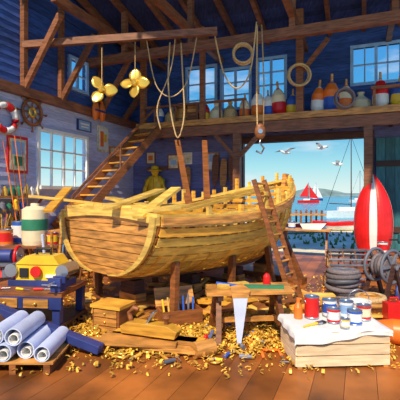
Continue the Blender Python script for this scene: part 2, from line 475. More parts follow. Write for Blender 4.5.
m=MB('tall_cabinet',ROOM@Matrix.Translation((3.35,-.4,0)))
m.bb(-.45,.45,-.3,.3,0,1.9,'wood_dark')
for k in range(4): m.bb(-.38,.38,-.33,-.3,.1+k*.45,.45+k*.45,'wood_brown'); m.sph((0,-.35,.28+k*.45),.03,'brass',8,6)
m.done()

def propeller(c_,r,blades,tilt):
    m=MB('brass_propeller',Matrix.Translation(c_)@Euler((math.radians(80),0,tilt)).to_matrix().to_4x4())
    m.lathe([(0,-.14),(.09,-.12),(.12,0),(.09,.12),(0,.18)],(0,0,0),'brass',16)
    for k in range(blades):
        t=2*pi*k/blades; Rk=Matrix.Rotation(t,3,'Z'); vs=[];fs=[]
        nr=7;nc=5
        for i in range(nr):
            u=i/(nr-1); rr=.08+u*(r-.08); wd=r*.42*math.sin(pi*min(1,(u*.82+.16)))**.7; tw=math.radians(55-35*u)
            for j in range(nc):
                e=(j/(nc-1)-.5)*2*wd; e2=e*math.cos(tw*.6); zz=e*math.sin(tw*.6)
                vs.append(Rk@V((rr*math.cos(e2/max(rr,.2)*.6),e2,zz*.7)))
        o=len(vs); vs+=[v+V((0,0,.025)) for v in vs]
        for i in range(nr-1):
            for j in range(nc-1):
                a_=i*nc+j; fs.append((a_,a_+1,a_+nc+1,a_+nc)); fs.append((o+a_+nc,o+a_+nc+1,o+a_+1,o+a_))
        edge=[j for j in range(nc)]+[i*nc+nc-1 for i in range(1,nr)]+[(nr-1)*nc+j for j in range(nc-2,-1,-1)]+[i*nc for i in range(nr-2,0,-1)]
        for q in range(len(edge)):
            x=edge[q];y=edge[(q+1)%len(edge)]; fs.append((x,y,o+y,o+x))
        m.add(vs,fs,'brass',True)
    m.T=Matrix.Identity(4)
    m.cyl(V(c_)+V((0,.02,.05)),V((c_[0],c_[1]+.02,c_[2]+1.25)),.012,.012,'rope',6)
    m.done()
propeller((-2.9,11.8,5.3),.46,3,.2)
propeller((-1.95,12.0,5.55),.46,4,-.2)
m=MB('prop_hanging_beam'); m.beam((-5.3,12.0,6.7),(.5,11.6,6.95),.16,.2,'beam'); m.done()
m=MB('life_jacket',ROOM@Matrix.Translation((.28,-3.0,5.35)))
for k in (-1,1):
    m.sph((.05,k*.2,0),(.12,.17,.36),'orange',12,8); m.tube([(.05,k*.2,.3),(.05,k*.12,.5),(.05,0,.55)],.05,'orange',8)
m.box((.17,0,0),(.03,.7,.06),'navy'); m.done()

def rope(name,pts,r=.025,mn='rope'):
    m=MB(name); P=[V(p) for p in pts]; o=[]
    for i in range(len(P)-1):
        for j in range(6):
            t=j/6; p0=P[max(i-1,0)];p1=P[i];p2=P[i+1];p3=P[min(i+2,len(P)-1)]
            o.append(.5*((2*p1)+(p2-p0)*t+(2*p0-5*p1+4*p2-p3)*t*t+(3*p1-p0-3*p2+p3)*t**3))
    o.append(P[-1]); m.tube(o,r,mn,6); return m
rope('hanging_rope',[(-.95,12.6,7.0),(-1.0,12.6,5.8),(-.9,12.6,4.7),(-.7,12.6,4.0),(-.5,12.6,4.7),(-.55,12.6,6.0),(-.6,12.6,7.0)]).done()
rope('hanging_rope',[(-.75,12.2,7.0),(-.9,12.2,6.0),(-1.3,12.2,4.9),(-1.2,12.2,4.2)],.02).done()
rope('hanging_rope',[(-1.7,12.6,7.2),(-1.4,12.6,5.7),(-.9,12.6,5.3),(-.4,12.6,5.8),(-.1,12.6,7.2)],.02).done()
rope('hanging_rope',[(.4,12.0,7.2),(.7,12.0,5.9),(1.1,12.0,5.4),(1.5,12.0,5.9),(1.7,12.0,7.4)],.025).done()
m=rope('pulley_block',[(1.72,12,4.2),(1.7,12,5.5),(1.72,12,7.3)],.022)
m.tube([(1.9,12,4.2),(1.92,12,5.6),(1.85,12,7.3)],.022,'rope',6)
m.sph((1.8,12,4.1),(.17,.09,.25),'wood_brown'); m.cyl((1.8,11.9,4.1),(1.8,12.1,4.1),.07,.07,'steel')
m.tube([(1.8,12,3.9),(1.8,12,3.75),(1.92,12,3.6),(1.84,12,3.45),(1.68,12,3.52)],.032,'steel',8); m.done()
def coil(name,c_,Rr,n,mn,ax=(0,-1,0),r=.035):
    m=MB(name)
    for k in range(n):
        m.ring(V(c_)+V(ax)*(k%3)*r*1.2+V((random.uniform(-.03,.03),0,random.uniform(-.03,.03))),Rr*(1-.06*(k//3)),r,mn,ax,22,6)
    m.done()
coil('hanging_rope_coil',R(7.58,-1.95,6.2),.36,5,'rope')
coil('hanging_rope_coil',R(9.0,-1.85,5.3),.3,4,'ropegrey')
coil('hanging_rope_coil',R(6.1,-3.45,6.6),.3,5,'rope')
def buoy(a,b,h,cols,lean=0):
    m=MB('marker_buoy',ROOM@Matrix.Translation((a,b,5.0))@Matrix.Rotation(lean,4,'Y'))
    r=h*.23
    m.lathe([(0,0),(r*.6,0),(r,h*.18),(r,h*.42),(r*.95,h*.62),(r*.5,h*.82),(r*.18,h*.88),(r*.15,h*1.1),(0,h*1.1)],(0,0,0),cols[0],14,mats=[cols[0],cols[0],cols[0],cols[1],cols[1],cols[0],'wood_tan','wood_tan'])
    m.done()
for a,h,cl in ((6.0,1.05,('orange','white')),(6.42,.9,('blue','white')),(6.82,1.15,('red','cream')),(7.22,.85,('yellow','blue')),(8.1,1.05,('white','orange')),(8.55,1.2,('blue','orange')),(9.0,1.0,('orange','cream')),(10.1,1.1,('white','red')),(10.6,1.0,('yellow','blue')),(11.1,1.1,('orange','white')),(5.5,.85,('orange','cream')),(3.95,.8,('yellow','red')),(2.0,.8,('blue','white'))):
    buoy(a,-1.25,h,cl,random.uniform(-.1,.1))
m=MB('bottles_and_floats',ROOM)
a=1.7
while a<5.8:
    r=random.uniform(.07,.12);h=random.uniform(.3,.6); mn=random.choice(['cream','orange','lightblue','brass','white','green','red'])
    m.lathe([(0,0),(r,0),(r*1.05,h*.5),(r*.9,h*.7),(r*.35,h*.85),(r*.35,h),(0,h)],(a,-.75,4.98),mn,12); a+=r*2+.1
m.done()
m=MB('canvas_sacks',ROOM)
for a,b_,z,r,mn in ((4.4,-1.2,4.98,.28,'cream'),(4.95,-1.2,4.98,.26,'rope'),(9.5,-.9,4.98,.36,'cream'),(2.5,-1.2,4.98,.28,'rope')):
    m.lathe([(0,0),(r*.9,.02),(r,.15),(r*.9,.4),(r*.4,.55),(r*.25,.6),(r*.38,.7),(0,.66)],(a,b_,z),mn,14)
m.done()
m=MB('wooden_barrel',ROOM@Matrix.Translation((3.0,-1.2,4.98)))
m.lathe([(0,0),(.22,0),(.26,.25),(.28,.4),(.26,.55),(.22,.8),(.2,.8),(.2,.75),(0,.75)],(0,0,0),'wood_tan',18); m.ring((0,0,.2),.26,.02,'grey');m.ring((0,0,.6),.26,.02,'grey'); m.done()
m=MB('storage_crates',ROOM)
for a,z,mn in ((3.48,4.98,'wood_brown'),(3.5,5.38,'wood_tan'),(11.9,4.98,'wood_brown')):
    for k in range(3): m.bb(a-.2,a+.2,-1.45,-1.0,z+k*.13,z+k*.13+.115,mn)
m.done()

# ------------------------------------------------------------------ left bench + stores
WB=Matrix.Translation((-4.4,9.9,0))@Matrix.Rotation(.15,4,'Z')
m=MB('storage_bench',WB)
for k in range(4): m.bb(-1.1,.95,-.6+k*.3,-.6+k*.3+.29,.94,1.0,'wood_brown')
for x in(-1,.85):
    for y in(-.5,.5): m.bb(x-.06,x+.06,y-.06,y+.06,0,.94,'wood_dark')
m.bb(-1.1,.95,-.55,.5,.3,.35,'wood_dark'); m.done()
m=MB('plastic_drum',WB@Matrix.Translation((.35,-.2,1.0)))
m.lathe([(0,0),(.28,0),(.3,.1),(.3,.35),(.305,.37),(.305,.6),(.3,.62),(.3,.85),(.2,.92),(.1,.93),(.1,1.0),(0,1.0)],(0,0,0),'cream',20,mats=['cream','cream','cream','green','green','green','cream','cream','cream','cream','cream']); m.done()
def can(name,x,y,z,r,h,c1,c2,lid='steel',T=None):
    m=MB(name,(T or Matrix.Identity(4))@Matrix.Translation((x,y,z)))
    m.lathe([(0,0),(r*1.03,0),(r*1.03,.015),(r,.02),(r,h*.25),(r,h*.8),(r,h*.95),(r*1.04,h*.96),(r*1.04,h),(r*.9,h),(r*.88,h*.96),(0,h*.96)],(0,0,0),c1,18,
      mats=[lid,lid,lid,c1,c2,c1,lid,lid,lid,lid,lid])
    m.tube([(r*1.04*math.cos(k*pi/8),-r*.2-.3*r*math.sin(k*pi/8),h*.85-.35*h*math.sin(k*pi/8)) for k in range(9)],.006,'steel',5)
    m.done()
can('paint_can',-.3,-.3,1.0,.17,.38,'orange','red',T=WB)
can('paint_can',-.7,-.35,1.0,.17,.5,'green','cream',T=WB)
can('paint_can',-.1,.2,1.0,.2,.55,'blue','white',T=WB)
can('paint_can',.8,-.35,1.0,.13,.3,'red','yellow',T=WB)
m=MB('brush_pot',WB@Matrix.Translation((-.5,.15,1.0)))
m.lathe([(0,0),(.14,0),(.16,.35),(.14,.35),(0,.3)],(0,0,0),'brass',14)
for k in range(9):
    t=k*.7; m.cyl((.05*math.cos(t),.05*math.sin(t),.25),(.2*math.cos(t),.2*math.sin(t),.75),.015,.012,random.choice(['wood_tan','red','wood_yellow']),6)
    m.box((.22*math.cos(t),.22*math.sin(t),.8),(.07,.03,.13),'black',(0,0,t))
m.done()
def basket(x,y,r,fill):
    m=MB('wicker_basket',Matrix.Translation((x,y,0)))
    for k in range(8): m.ring((0,0,.05+k*.09),r+.012*k,.05,'rope' if k%2 else 'wood_tan',(0,0,1),22,6)
    m.cyl((0,0,0),(0,0,.04),r,r,'wood_tan')
    for k in range(8): m.cyl((.1*math.cos(k),.1*math.sin(k),.05),(.24*math.cos(k),.24*math.sin(k),1.1+.06*k),.035,.035,random.choice(fill),8)
    m.done()
basket(-3.3,8.95,.3,['wood_yellow','wood_tan','lightblue','paleblue'])
basket(-3.35,11.4,.32,['wood_yellow','cream','white'])
m=MB('red_toolbox',Matrix.Translation((-4.1,8.3,0)))
m.bb(-.4,.4,-.22,.22,0,.45,'red'); m.hexa([(-.4,-.22,.46),(.4,-.22,.46),(.4,.22,.46),(-.4,.22,.46),(-.4,-.08,.62),(.4,-.08,.62),(.4,.08,.62),(-.4,.08,.62)],'red')
m.tube([(-.2,0,.6),(-.2,0,.72),(.2,0,.72),(.2,0,.6)],.02,'steel',6); m.bb(-.1,.1,-.25,-.22,.38,.5,'steel'); m.done(.01)
m=MB('grinding_machine',Matrix.Translation((-3.75,7.75,0)))
m.lathe([(0,0),(.28,0),(.28,.05),(.1,.12),(.08,.8),(.16,.84),(.16,.9),(0,.9)],(0,0,0),'grey',16)
m.cyl((-.12,0,1.02),(.12,0,1.02),.13,.13,'navy'); m.cyl((-.3,0,1.02),(.3,0,1.02),.02,.02,'steel',8)
for k in(-1,1): m.cyl((k*.2,0,1.02),(k*.27,0,1.02),.17,.17,'steel',22); m.ring((k*.235,0,1.02),.18,.03,'red',(1,0,0),22,6)
m.done()
m=MB('wooden_stool',Matrix.Translation((-2.8,10.3,0)))
m.cyl((0,0,.7),(0,0,.78),.28,.28,'wood_gold',20)
for k in range(4):
    t=k*pi/2+.5; m.cyl((.18*math.cos(t),.18*math.sin(t),.7),(.3*math.cos(t),.3*math.sin(t),0),.03,.03,'wood_brown',8)
m.ring((0,0,.3),.25,.02,'wood_brown'); m.done()
m=MB('supply_shelf_unit',Matrix.Translation((-5.35,11.0,0))@Matrix.Rotation(RA,4,'Z'))
for z in (.1,.7,1.3,1.75): m.bb(-.25,.25,-.7,.7,z,z+.05,'wood_tan')
for y in(-.68,.68):
    for x in(-.22,.22): m.bb(x-.03,x+.03,y-.03,y+.03,0,1.8,'wood_brown')
for z in (.75,1.35,1.8):
    y=-.58
    while y<.6:
        r=random.uniform(.06,.1);h=random.uniform(.18,.30); m.lathe([(0,0),(r,0),(r,h*.75),(r*.5,h*.88),(r*.5,h),(0,h)],(.05,y,z),random.choice(cs),10); y+=r*2+.06
m.done()

# ------------------------------------------------------------------ left workbench with machine
BB=Matrix.Translation((-2.85,6.7,0))@Matrix.Rotation(-.12,4,'Z')
m=MB('workbench',BB)
for k in range(4): m.bb(-1.05,.8,-.5+k*.25,-.5+k*.25+.24,.63,.7,'wood_brown')
m.bb(-1.05,.8,-.52,-.48,.45,.63,'navy')
for x in (-.95,.7):
    for y in (-.42,.42): m.bb(x-.06,x+.06,y-.06,y+.06,0,.63,'navy')
m.bb(-1.05,.8,-.45,.45,.15,.2,'wood_dark')
for k in range(3): m.bb(-.8+k*.5,-.4+k*.5,-.54,-.5,.47,.61,'wood_tan'); m.sph((-.6+k*.5,-.56,.54),.025,'brass',8,6)
m.done()
m=MB('yellow_bench_planer',BB@Matrix.Translation((.2,.05,.7)))
m.bb(-.5,.5,-.2,.2,0,.1,'navy'); m.bb(-.38,.38,-.17,.17,.1,.36,'yellow')
m.prism([(-.38,-.19,.36),(.38,-.19,.36),(.28,-.19,.5),(-.2,-.19,.5)],(0,.38,0),'yellow')
m.cyl((-.44,-.22,.26),(-.44,.22,.26),.11,.11,'steel'); m.cyl((.44,-.22,.26),(.44,.22,.26),.11,.11,'steel')
m.cyl((0,-.2,.25),(0,-.24,.25),.09,.09,'red'); m.tube([(-.1,0,.5),(-.1,0,.6),(.15,0,.6),(.15,0,.5)],.025,'black',8)
m.bb(-.3,-.15,-.2,-.17,.15,.3,'black'); m.bb(.15,.33,-.2,-.17,.15,.2,'white')
m.done(.01)
m=MB('bench_vise',BB@Matrix.Translation((.68,-.36,.7)))
m.bb(-.08,.08,-.1,.1,0,.1,'navy'); m.bb(-.1,.1,.02,.08,.1,.22,'navy'); m.bb(-.1,.1,-.14,-.08,.1,.22,'navy')
m.cyl((0,-.3,.15),(0,.1,.15),.025,.025,'steel'); m.cyl((-.12,-.28,.15),(.12,-.28,.15),.012,.012,'steel',6); m.done()
can('paint_can',-.75,.1,.7,.13,.28,'red','white',T=BB)
can('glue_tin',-.6,-.3,.7,.09,.2,'green','cream',T=BB)
m=MB('bench_tools',BB@Matrix.Translation((0,0,.7)))
for x,y,r_ in ((-.3,-.38,.2),(.1,-.4,-.3),(.4,-.36,.1),(-.85,-.25,.9)):
    Rz=Matrix.Rotation(r_,3,'Z'); m.cyl(V((x,y,.02))+Rz@V((-.12,0,0)),V((x,y,.02))+Rz@V((.03,0,0)),.02,.018,random.choice(['red','yellow','wood_gold']),8)
    m.cyl(V((x,y,.02))+Rz@V((.03,0,0)),V((x,y,.02))+Rz@V((.17,0,0)),.007,.007,'steel',6)
m.done()
m=MB('long_timber'); m.beam((-3.3,6.0,.60),(-1.35,5.45,.10),.15,.12,'navy'); m.bb(-2.95,-2.8,5.8,5.95,0,.47,'wood_dark'); m.done(.01)
m=MB('low_pallet',Matrix.Translation((-2.3,5.3,0)))
for k in range(5): m.bb(-.5,.5,-.4+k*.16,-.4+k*.16+.14,.12,.15,'wood_tan')
for x in(-.42,0,.42): m.bb(x-.04,x+.04,-.4,.36,0,.12,'wood_brown')
m.done()
m=MB('paper_rolls')
for (x,z,r,y0) in ((-2.66,.26,.11,4.95),(-2.42,.26,.11,4.9),(-2.18,.26,.11,5.0),(-2.54,.45,.11,4.95),(-2.3,.45,.11,4.92),(-1.94,.25,.1,4.9)):
    m.lathe([(r,0),(r,.75),(r*.88,.75),(r*.88,0),(r,0)],(x,y0,z),'paleblue',18,Matrix.Rotation(-pi/2,3,'X'))
    m.lathe([(r*.6,0),(r*.6,.75),(r*.5,.75),(r*.5,0),(r*.6,0)],(x,y0+.01,z-r*.25),'white',14,Matrix.Rotation(-pi/2,3,'X'))
m.done()

# ------------------------------------------------------------------ foreground centre
m=MB('wooden_hand_plane',Matrix.Translation((-.72,5.75,.2))@Matrix.Rotation(-.35,4,'Z'))
m.prism([(-.42,-.1,0),(.42,-.1,0),(.46,-.1,.1),(.3,-.1,.17),(-.3,-.1,.17),(-.44,-.1,.1)],(0,.2,0),'wood_gold')
m.tube([(-.3,0,.15),(-.34,0,.28),(-.26,0,.36),(-.18,0,.34)],[.04,.035,.04,.03],'wood_brown',8)
m.lathe([(.03,0),(.03,.06),(.06,.1),(.05,.15),(0,.16)],(.26,0,.16),'wood_brown',12)
m.box((.02,0,.24),(.03,.12,.24),'steel',(0,.6,0)); m.done(.008)
m=MB('plank_pile')
for k in range(9):
    z=.03+.055*(k//3)
    a0=random.uniform(-.25,.25)
    m.box((-.75+random.uniform(-.3,.3),5.75+random.uniform(-.25,.3),z),(1.4,.2,.05),random.choice(['wood_tan','wood_gold','wood_brown']),(0,0,-.3+a0))
m.done()
m=MB('wooden_mallet',Matrix.Translation((.05,5.45,.11))@Matrix.Rotation(.5,4,'Z'))
m.cyl((-.15,0,0),(.15,0,0),.11,.11,'wood_tan',14); m.cyl((0,0,0),(.05,.5,.02),.025,.03,'wood_yellow',8); m.done()
SH=Matrix.Translation((.72,6.2,0))@Matrix.Rotation(.12,4,'Z')
m=MB('sawhorse_table',SH)
for k in range(3): m.bb(-.66+.03*k,.66+.04*k,-.3+k*.2,-.3+k*.2+.19,.72,.77,'wood_tan')
for x in (-.45,.45):
    m.beam((x,-.28,.68),(x,.28,.68),.08,.08,'wood_dark')
    for y,yy in ((-.1,-.38),(.1,.38)): m.beam((x,y,.68),(x+(.05 if x>0 else -.05),yy,0),.08,.1,'wood_brown')
    m.beam((x,-.28,.28),(x,.28,.28),.05,.07,'wood_brown')
m.beam((-.45,0,.28),(.45,0,.28),.06,.07,'wood_tan'); m.done()
m=MB('hand_drill_and_tools',SH@Matrix.Translation((0,0,.77)))
m.box((-.2,.05,.03),(.5,.12,.06),'wood_yellow',(0,0,.3)); m.box((.25,-.1,.025),(.6,.08,.05),'green',(0,0,-.2))
m.lathe([(0,0),(.06,0),(.06,.14),(.03,.18),(0,.2)],(.35,.1,0),'red',12); m.cyl((-.45,.1,.05),(-.1,-.12,.05),.03,.02,'blue',8); m.done()
m=MB('hand_saw',Matrix.Translation((.57,5.78,.0)))
m.prism([(-.03,0,.02),(.02,0,.0),(.13,.06,.72),(-.09,.06,.72)],(0,.012,0),'paleblue')
m.prism([(-.1,.05,.7),(.14,.05,.7),(.16,.06,.82),(.05,.07,.9),(-.12,.07,.86)],(0,.03,0),'wood_tan'); m.done()
m=MB('scrap_lumber_pile')
for k in range(130):
    x=random.gauss(-.3,1.5);y=random.gauss(7.6,.9)
    if y<6.75 or x<-2.3: continue
    L_=random.uniform(.3,1.3)
    m.box((x,y,.04+random.random()*.2),(L_,random.uniform(.08,.2),.04),random.choice(['wood_tan','wood_gold','wood_brown','wood_yellow']),(random.uniform(-.15,.15),random.uniform(-.16,.16),random.uniform(0,3)))
m.done()
m=MB('drawer_chest',Matrix.Translation((-1.4,6.45,0))@Matrix.Rotation(-.4,4,'Z'))
m.bb(-.25,.25,-.2,.2,0,.42,'wood_brown')
for k in range(3): m.bb(-.21,.21,-.22,-.2,.03+k*.13,.14+k*.13,'wood_tan'); m.sph((0,-.23,.085+k*.13),.02,'brass',8,6)
m.box((0,0,.445),(.56,.46,.05),'wood_gold'); m.done()
m=MB('open_tool_chest',Matrix.Translation((-.35,6.75,0))@Matrix.Rotation(.35,4,'Z'))
m.bb(-.35,.35,-.2,-.17,0,.3,'wood_brown');m.bb(-.35,.35,.17,.2,0,.3,'wood_brown');m.bb(-.35,-.32,-.17,.17,0,.3,'wood_brown');m.bb(.32,.35,-.17,.17,0,.3,'wood_brown');m.bb(-.32,.32,-.17,.17,0,.03,'wood_dark')
m.box((0,.3,.42),(.7,.03,.34),'wood_tan',(-.5,0,0))
for k in range(7): m.cyl((-.25+.08*k,-.05,.05),(-.28+.09*k,.05,.45+.03*(k%3)),.02,.018,random.choice(['red','yellow','steel','wood_yellow','blue']),8)
m.done()
m=MB('brass_fittings_pile')
for k in range(200):
    r_=random.random(); t=random.uniform(0,6.28); d_=min(.6,abs(random.gauss(0,.24)))
    c_=V((-1.55+d_*math.cos(t)*1.4,5.95+d_*math.sin(t)*.8,.03+max(0,.22-d_*.7)*random.random()))
    if r_<.35: m.ring(c_,.045,.014,'brass',(random.uniform(-.5,.5),random.uniform(-.5,.5),1),12,6)
    elif r_<.7: m.cyl(c_,c_+V((random.uniform(-.01,.01),random.uniform(-.01,.01),.012)),.04,.04,'brass',12)
    else: m.cyl(c_,c_+V((.09*math.cos(t*3),.09*math.sin(t*3),.02)),.018,.012,'brass',8)
m.done()
m=MB('block_plane',Matrix.Translation((.15,6.0,0))@Matrix.Rotation(.9,4,'Z'))
m.bb(-.2,.2,-.05,.05,0,.05,'navy'); m.sph((-.1,0,.09),(.05,.03,.05),'red',10,6); m.box((.03,0,.1),(.02,.05,.14),'steel',(0,.7,0)); m.done()
m=MB('c_clamp',Matrix.Translation((1.0,5.35,.03)))
m.tube([(-.15,0,0),(-.15,.25,0),(.1,.25,0),(.1,.05,0)],.022,'orange',8); m.cyl((.1,.1,0),(.1,-.15,0),.014,.014,'steel',8); m.cyl((.04,-.15,0),(.16,-.15,0),.01,.01,'steel',6); m.done()
m=MB('scattered_hand_tools')
for k in range(70):
    x=random.gauss(-.3,1.2);y=random.uniform(5.2,6.7)
    if x>1.1 or x<-1.8: continue
    a_=random.uniform(0,6.28); Rz=Matrix.Rotation(a_,3,'Z'); c_=V((x,y,.04)); L_=random.uniform(.16,.28)
    kind=k%4
    if kind==0:
        m.cyl(c_-Rz@V((L_*.5,0,0)),c_,.028,.024,random.choice(['red','blue','yellow','wood_gold']),8); m.cyl(c_,c_+Rz@V((L_*.6,0,0)),.011,.011,'steel',6)
    elif kind==1:
        m.cyl(c_-Rz@V((L_,0,0)),c_,.02,.02,'wood_gold',8); m.cyl(c_-Rz@V((0,.08,0)),c_+Rz@V((0,.08,0)),.033,.028,'grey',8)
    elif kind==2:
        m.ring(c_,.07,.018,'brass',(0,0,1),16,6)
    else:
        m.tube([c_+Rz@V((-.12,.06,0)),c_+Rz@V((-.12,-.06,0)),c_+Rz@V((.12,-.06,0)),c_+Rz@V((.12,.06,0))],.018,'brass',6)
m.done()
m=MB('wood_shavings')
for k in range(9500):
    if k%4!=0: x=random.gauss(-.2,1.4);y=random.gauss(6.7,.85)
    else: x=random.uniform(-3.3,4.2);y=random.uniform(4.9,10.8)
    if y<4.7 : continue
    if y<5.5 and random.random()<.55: continue
    sz=random.uniform(.018,.058); th=random.uniform(0,6.28); w_=sz*random.uniform(.35,.8)
    d_=V((math.cos(th),math.sin(th),0)); e=V((-d_.y,d_.x,0)); z0=.003+random.random()*.05*(1 if k%4 else .3)
    vs=[];n=4; turn=random.uniform(2,5)
    for i in range(n+1):
        a_=turn*i/n; pt=V((x,y,z0))+d_*sz*math.sin(a_)+V((0,0,sz*.8*(1-math.cos(a_))*.7)); vs+= [pt-e*w_/2,pt+e*w_/2]
    m.add(vs,[(2*i,2*i+1,2*i+3,2*i+2) for i in range(n)],'shaving')
m.done()

# ------------------------------------------------------------------ right side
m=MB('paint_crate',Matrix.Translation((1.80,5.45,0))@Matrix.Rotation(.06,4,'Z'))
for k in range(3):
    z=.03+k*.14
    for y in (-.36,.36): m.bb(-.6,.6,y-.015,y+.015,z,z+.125,'wood_pale')
    for x in (-.6,.6): m.bb(x-.015,x+.015,-.36,.36,z,z+.125,'wood_pale')
for x in (-.56,.56):
    for y in(-.34,.34): m.bb(x-.03,x+.03,y-.03,y+.03,0,.44,'wood_tan')
for k in range(5): m.bb(-.62,.62,-.38+k*.152,-.38+k*.152+.148,.44,.465,'wood_pale')
m.done()
CT=Matrix.Translation((1.80,5.45,.472))@Matrix.Rotation(.06,4,'Z')
m=MB('drop_cloth',CT)
vs=[];fs=[];nx=30;ny=20
for j in range(ny):
    for i in range(nx):
        x=-.72+1.40*i/(nx-1); y=-.50+.88*j/(ny-1); z=0.004*math.sin(9*x+5*y)+.006
        X=x;Y=y
        ex=max(0,abs(x)-.635); ey=max(0,-.395-y-.05*math.sin(4*x))
        dz=ex+ey
        if ex>0: X=math.copysign(.635+ex*.15+.01*math.sin(20*y),x)
        if ey>0: Y=-.395-ey*.12-.015*math.sin(17*x)
        vs.append((X,Y,z-dz))
for j in range(ny-1):
    for i in range(nx-1): fs.append((j*nx+i,j*nx+i+1,(j+1)*nx+i+1,(j+1)*nx+i))
m.add(vs,fs,'white',True); m.done()
PC=CT@Matrix.Translation((0,0,.012))
for x,y,r,h,c1,c2 in ((-.22,.18,.1,.3,'red','red'),(.05,.22,.1,.24,'white','blue'),(.28,.2,.1,.22,'white','lightblue'),(.0,-.05,.085,.19,'red','white'),(.25,-.14,.095,.19,'blue','white'),(.47,.06,.095,.2,'red','cream'),(.06,-.28,.06,.12,'yellow','white')):
    can('paint_can',x,y,0,r,h,c1,c2,T=PC)
m=MB('paint_brush',PC@Matrix.Translation((-.3,-.15,.014))@Matrix.Rotation(.5,4,'Z'))
m.cyl((-.2,0,0),(.05,0,0),.012,.018,'yellow',8); m.box((.09,0,0),(.08,.07,.025),'steel'); m.box((.16,0,0),(.08,.07,.02),'black'); m.done()
m=MB('glass_bottle',PC@Matrix.Translation((-.42,.16,0)))
m.lathe([(0,0),(.06,0),(.06,.15),(.025,.22),(.025,.28),(0,.28)],(0,0,0),'orange',14); m.done()
m=MB('upright_dinghy',Matrix.Translation((5.5,12.7,0))@Matrix.Rotation(-.41,4,'Z')@Matrix.Rotation(-.07,4,'X'))
n=22
secs=[]
for i in range(n+1):
    t=i/n; wd=max(.015,.57*((1-((t-.42)/.58)**2.4) if t>.42 else (1-.5*((.42-t)/.42)**2))); dp=.40*max(.02,(1-max(0,(t-.4)/.6)**2.3))*(1-.3*max(0,(.3-t)/.3))
    row=[]
    for k in range(17):
        a_=pi*k/16; row.append(V((-wd*math.cos(a_),-dp*math.sin(a_)**.8,.03+t*2.85)))
    secs.append(row)
for k in range(16):
    cl='white' if k in(0,7,8,15) else 'red'
    m.strip([r[k] for r in secs],[r[k+1] for r in secs],.015,cl,-1)
m.prism([secs[0][k] for k in range(17)],(0,0,.03),'wood_tan')
m.done()
def trap(x,y,z,rot):
    m=MB('lobster_trap',Matrix.Translation((x,y,z))@Matrix.Rotation(rot,4,'Z'))
    for i in range(4):
        xx=-.42+i*.28; pts=[(xx,.26*math.cos(a_*pi/8),.12+.32*math.sin(a_*pi/8)) for a_ in range(9)]
        m.tube([(xx,.26,0)]+pts+[(xx,-.26,0)],.02,'wood_brown',6)
    for k in range(9):
        a_=k*pi/8; m.box((0,.27*math.cos(a_),.12+.33*math.sin(a_)),(.92,.035,.02),'grey',(a_-pi/2,0,0))
    m.bb(-.46,.46,-.27,.27,0,.03,'wood_brown')
    for k in range(5): m.beam((-.42,-.2+k*.1,.02),(-.42,-.2+k*.1,.38),.01,.01,'rope')
    m.done()
trap(3.45,9.5,0,.3); trap(3.5,9.5,.46,-.1)
def coilstack(x,y,n,r0,cols):
    m=MB('rope_coil_stack',Matrix.Translation((x,y,0)))
    for k in range(n):
        m.ring((random.uniform(-.05,.05),random.uniform(-.05,.05),.05+k*.085),r0+random.uniform(-.05,.04),.055,cols[k%len(cols)],(random.uniform(-.1,.1),random.uniform(-.1,.1),1),24,7)
        m.ring((random.uniform(-.04,.04),random.uniform(-.04,.04),.06+k*.085),r0*.65,.05,cols[(k+1)%len(cols)],(0,0,1),20,6)
    m.done()
coilstack(3.1,8.6,7,.3,['ropegrey','grey','ropegrey'])
coilstack(3.3,7.7,3,.24,['rope','wood_tan'])
m=MB('rope_wheel_winch',Matrix.Translation((3.9,8.5,0))@Matrix.Rotation(.5,4,'Z'))
for y in(-.25,.25): 
    m.beam((-.3,y,0),(0,y,.75),.06,.08,'wood_dark'); m.beam((.3,y,0),(0,y,.75),.06,.08,'wood_dark')
m.cyl((0,-.32,.7),(0,.32,.7),.05,.05,'steel')
for y in (-.2,.2):
    m.ring((0,y,.7),.34,.035,'grey',(0,1,0),28,8)
    for k in range(6):
        t=k*pi/3; m.beam((0,y,.7),(.33*math.cos(t),y,.7+.33*math.sin(t)),.04,.05,'grey')
for k in range(4): m.ring((0,-.12+k*.08,.7),.2,.05,'ropegrey',(0,1,0),24,6)
m.cyl((0,-.18,.7),(0,.18,.7),.2,.2,'ropegrey',20)
m.done()
m=MB('white_bucket',Matrix.Translation((2.75,6.9,0)))
m.lathe([(0,0),(.15,0),(.19,.36),(.2,.36),(.2,.38),(.17,.38),(.14,.03),(0,.03)],(0,0,0),'white',18)
m.tube([(.19*math.cos(a_*pi/8),.05,.36+.2*math.sin(a_*pi/8)) for a_ in range(9)],.008,'steel',6); m.done()
m=MB('fuel_can',Matrix.Translation((3.35,6.85,0)))
m.bb(-.18,.18,-.11,.11,0,.36,'red'); m.cyl((.1,0,.36),(.15,0,.44),.03,.03,'yellow'); m.tube([(-.1,0,.36),(-.1,0,.44),(.04,0,.44),(.04,0,.36)],.02,'red',8); m.done(.02)
m=MB('orange_fender',Matrix.Translation((2.95,5.9,.18))@Matrix.Rotation(1.2,4,'Z')@Matrix.Rotation(pi/2,4,'X'))
m.lathe([(0,-.42),(.05,-.4),(.14,-.3),(.18,-.1),(.18,.1),(.14,.3),(.05,.4),(0,.42)],(0,0,0),'orange',16); m.ring((0,0,.44),.05,.02,'navy',(1,0,0)); m.done()
m=MB('boat_anchor',Matrix.Translation((4.0,7.6,0))@Matrix.Rotation(.25,4,'Y'))
m.cyl((0,0,.05),(0,0,1.0),.035,.03,'navy',10); m.ring((0,0,1.06),.07,.018,'navy',(0,1,0),18,6); m.cyl((-.25,0,.85),(.25,0,.85),.025,.025,'navy',8)
m.tube([(-.38,0,.4),(-.32,0,.2),(-.15,0,.07),(0,0,.03),(.15,0,.07),(.32,0,.2),(.38,0,.4)],[.02,.04,.045,.05,.045,.04,.02],'navy',8); m.done()
m=MB('side_bench',Matrix.Translation((5.1,10.4,0))@Matrix.Rotation(-.3,4,'Z'))
